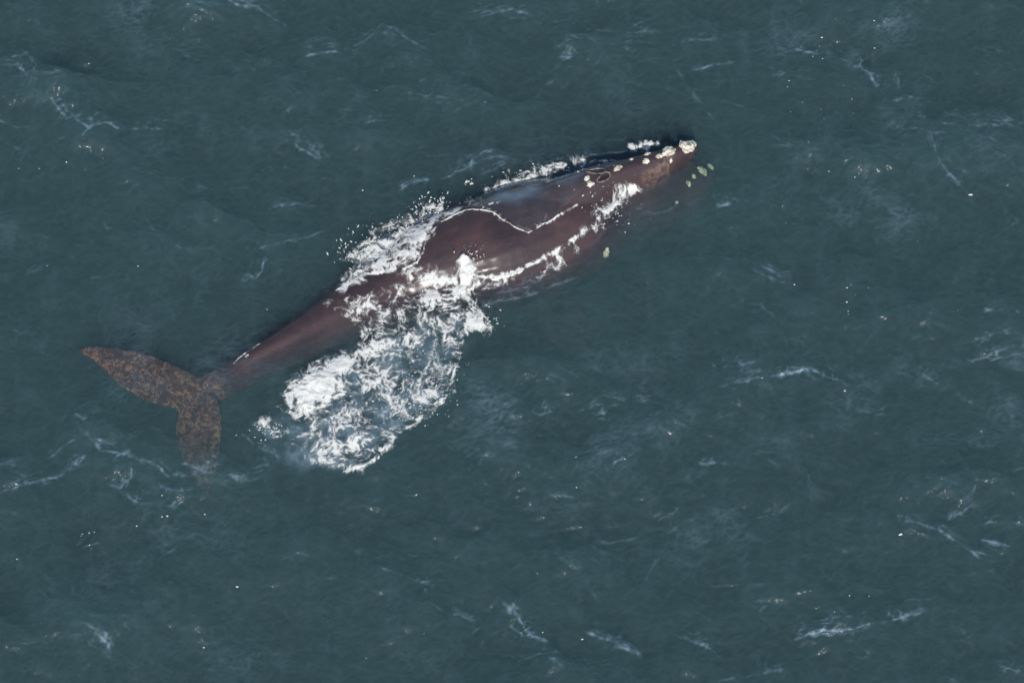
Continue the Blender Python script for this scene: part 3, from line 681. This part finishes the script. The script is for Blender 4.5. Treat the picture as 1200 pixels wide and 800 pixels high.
# ------------------------------------------------------------------ flecks of foam adrift on open water
fleckm, n, l = mat('foam_fleck')
tc = N(n, 'ShaderNodeNewGeometry'); f1 = N(n, 'ShaderNodeTexNoise', Scale=40.0); l.new(tc.outputs['Position'], f1.inputs['Vector'])
cr = ramp(n, [(.3, (.66, .62, .55)), (.6, (.85, .83, .78))]); l.new(f1.outputs['Fac'], cr.inputs[0])
df = N(n, 'ShaderNodeBsdfDiffuse'); l.new(cr.outputs[0], df.inputs['Color']); om = N(n, 'ShaderNodeOutputMaterial'); l.new(df.outputs[0], om.inputs['Surface'])
def fleck_mesh(seed):
    b = bmesh.new(); bmesh.ops.create_icosphere(b, subdivisions=2, radius=1.0)
    for v in b.verts:
        c = v.co.copy(); k = 1 + .45 * mnoise.noise(c * 1.8 + Vector((seed * 7.1, 0, 0))); v.co = Vector((c.x * k * .6, c.y * k * .5, c.z * .35))
        v.co.x += .35 * mnoise.noise(c * 1.1 + Vector((0, seed * 3.3, 0)))
    m = bpy.data.meshes.new('foam_fleck'); b.to_mesh(m); b.free(); m.polygons.foreach_set('use_smooth', np.ones(len(m.polygons), bool)); m.materials.append(fleckm); return m
FM = [fleck_mesh(i) for i in range(4)]
GEN = 'tiny white foam fleck adrift alone on open water'
FLECKS = [(1055, 628, .085, 'short pinkish white foam dash beside a broken ripple crest', 1.5), (1137, 229, .08, 'short white foam dash at the end of a thin ripple line', 1.5),
          (278, 688, .06, 'single pale foam dash on smooth open water', 1.6)] + [(x, y, s, None, 1) for x, y, s in (
    (104, 74, .045), (78, 191, .05), (46, 198, .035), (22, 197, .03), (100, 199, .03), (425, 223, .05), (162, 313, .04), (313, 362, .035), (20, 655, .045), (160, 615, .05), (196, 605, .06), (190, 606, .05),
    (104, 622, .045), (96, 623, .04), (110, 621, .035), (240, 603, .045), (675, 536, .04), (732, 541, .045), (990, 457, .055), (893, 445, .045), (931, 333, .05), (1024, 28, .045), (1025, 56, .04), (964, 68, .035), (546, 215, .06), (55, 310, .03), (1150, 505, .035), (858, 685, .03))]
for i, (px, py, s, lab, ex) in enumerate(FLECKS):
    if (px, py) in ((425, 223), (546, 215)): lab2, grp_ = 'tiny foam fleck close off the far flank of the whale', 'foam flecks off the far flank'
    elif 90 < px < 250 and py > 595: lab2, grp_ = 'tiny foam fleck on the water just beyond the lower fluke tip', 'foam flecks beyond the fluke tip'
    elif (px, py) in ((990, 457), (893, 445), (931, 333)): lab2, grp_ = 'tiny bright foam fleck riding a pale ripple crest', 'foam flecks on a ripple crest'
    else: lab2, grp_ = GEN, 'foam flecks adrift on open water'
    p = at(px, py, 0); z = float(sample(H, np.array([p.x]), np.array([p.y]))[0])
    o = link('foam_fleck', FM[i % 4], label=lab or lab2, cat='foam fleck', group=None if lab else grp_)
    o.location = (p.x, p.y, z + s * .1); o.scale = (s * ex * .62, s * .52, s * .4); o.rotation_euler = (0, 0, random.uniform(-.4, .4))
cl = [(960, 40, .5, .5, 26), (965, 122, .8, .4, 34), (960, 195, .9, .3, 24), (1000, 352, .35, .22, 26), (935, 240, .5, .4, 12), (110, 640, .4, .25, 12), (200, 590, .8, .3, 14), (1010, 700, .8, .5, 10),
      (560, 745, 1.6, .6, 14), (300, 740, 3, 1, 12), (700, 440, 2, 1, 10), (150, 260, 2.2, 1.6, 14), (1110, 300, 1.2, 2, 14), (700, 650, 3, 1.5, 12), (500, 90, 3, 1, 14)]
Vs, Fs, k0 = [], [], 0
b = bmesh.new(); bmesh.ops.create_icosphere(b, subdivisions=1, radius=1.0)
bv = np.array([v.co[:] for v in b.verts]); bf = np.array([[v.index for v in f.verts] for f in b.faces]); b.free()
for px, py, rx, ry, cnt in cl:
    c = at(px, py)
    for _ in range(cnt // 3):
        x = c.x + rng.normal() * rx; y = c.y + rng.normal() * ry
        z = float(sample(H, np.array([x]), np.array([y]))[0]); r = .006 + .012 * rng.random() ** 3
        Vs.append(bv * [r * (1 + rng.random()), r, r * .6] + [x, y, z + .003]); Fs.append(bf + k0); k0 += len(bv)
me = mesh_np('foam_specks', np.concatenate(Vs), np.concatenate(Fs))
link('foam_specks', me, fleckm, label='scattered pinpoint foam specks on the open sea', cat='foam', kind='stuff')
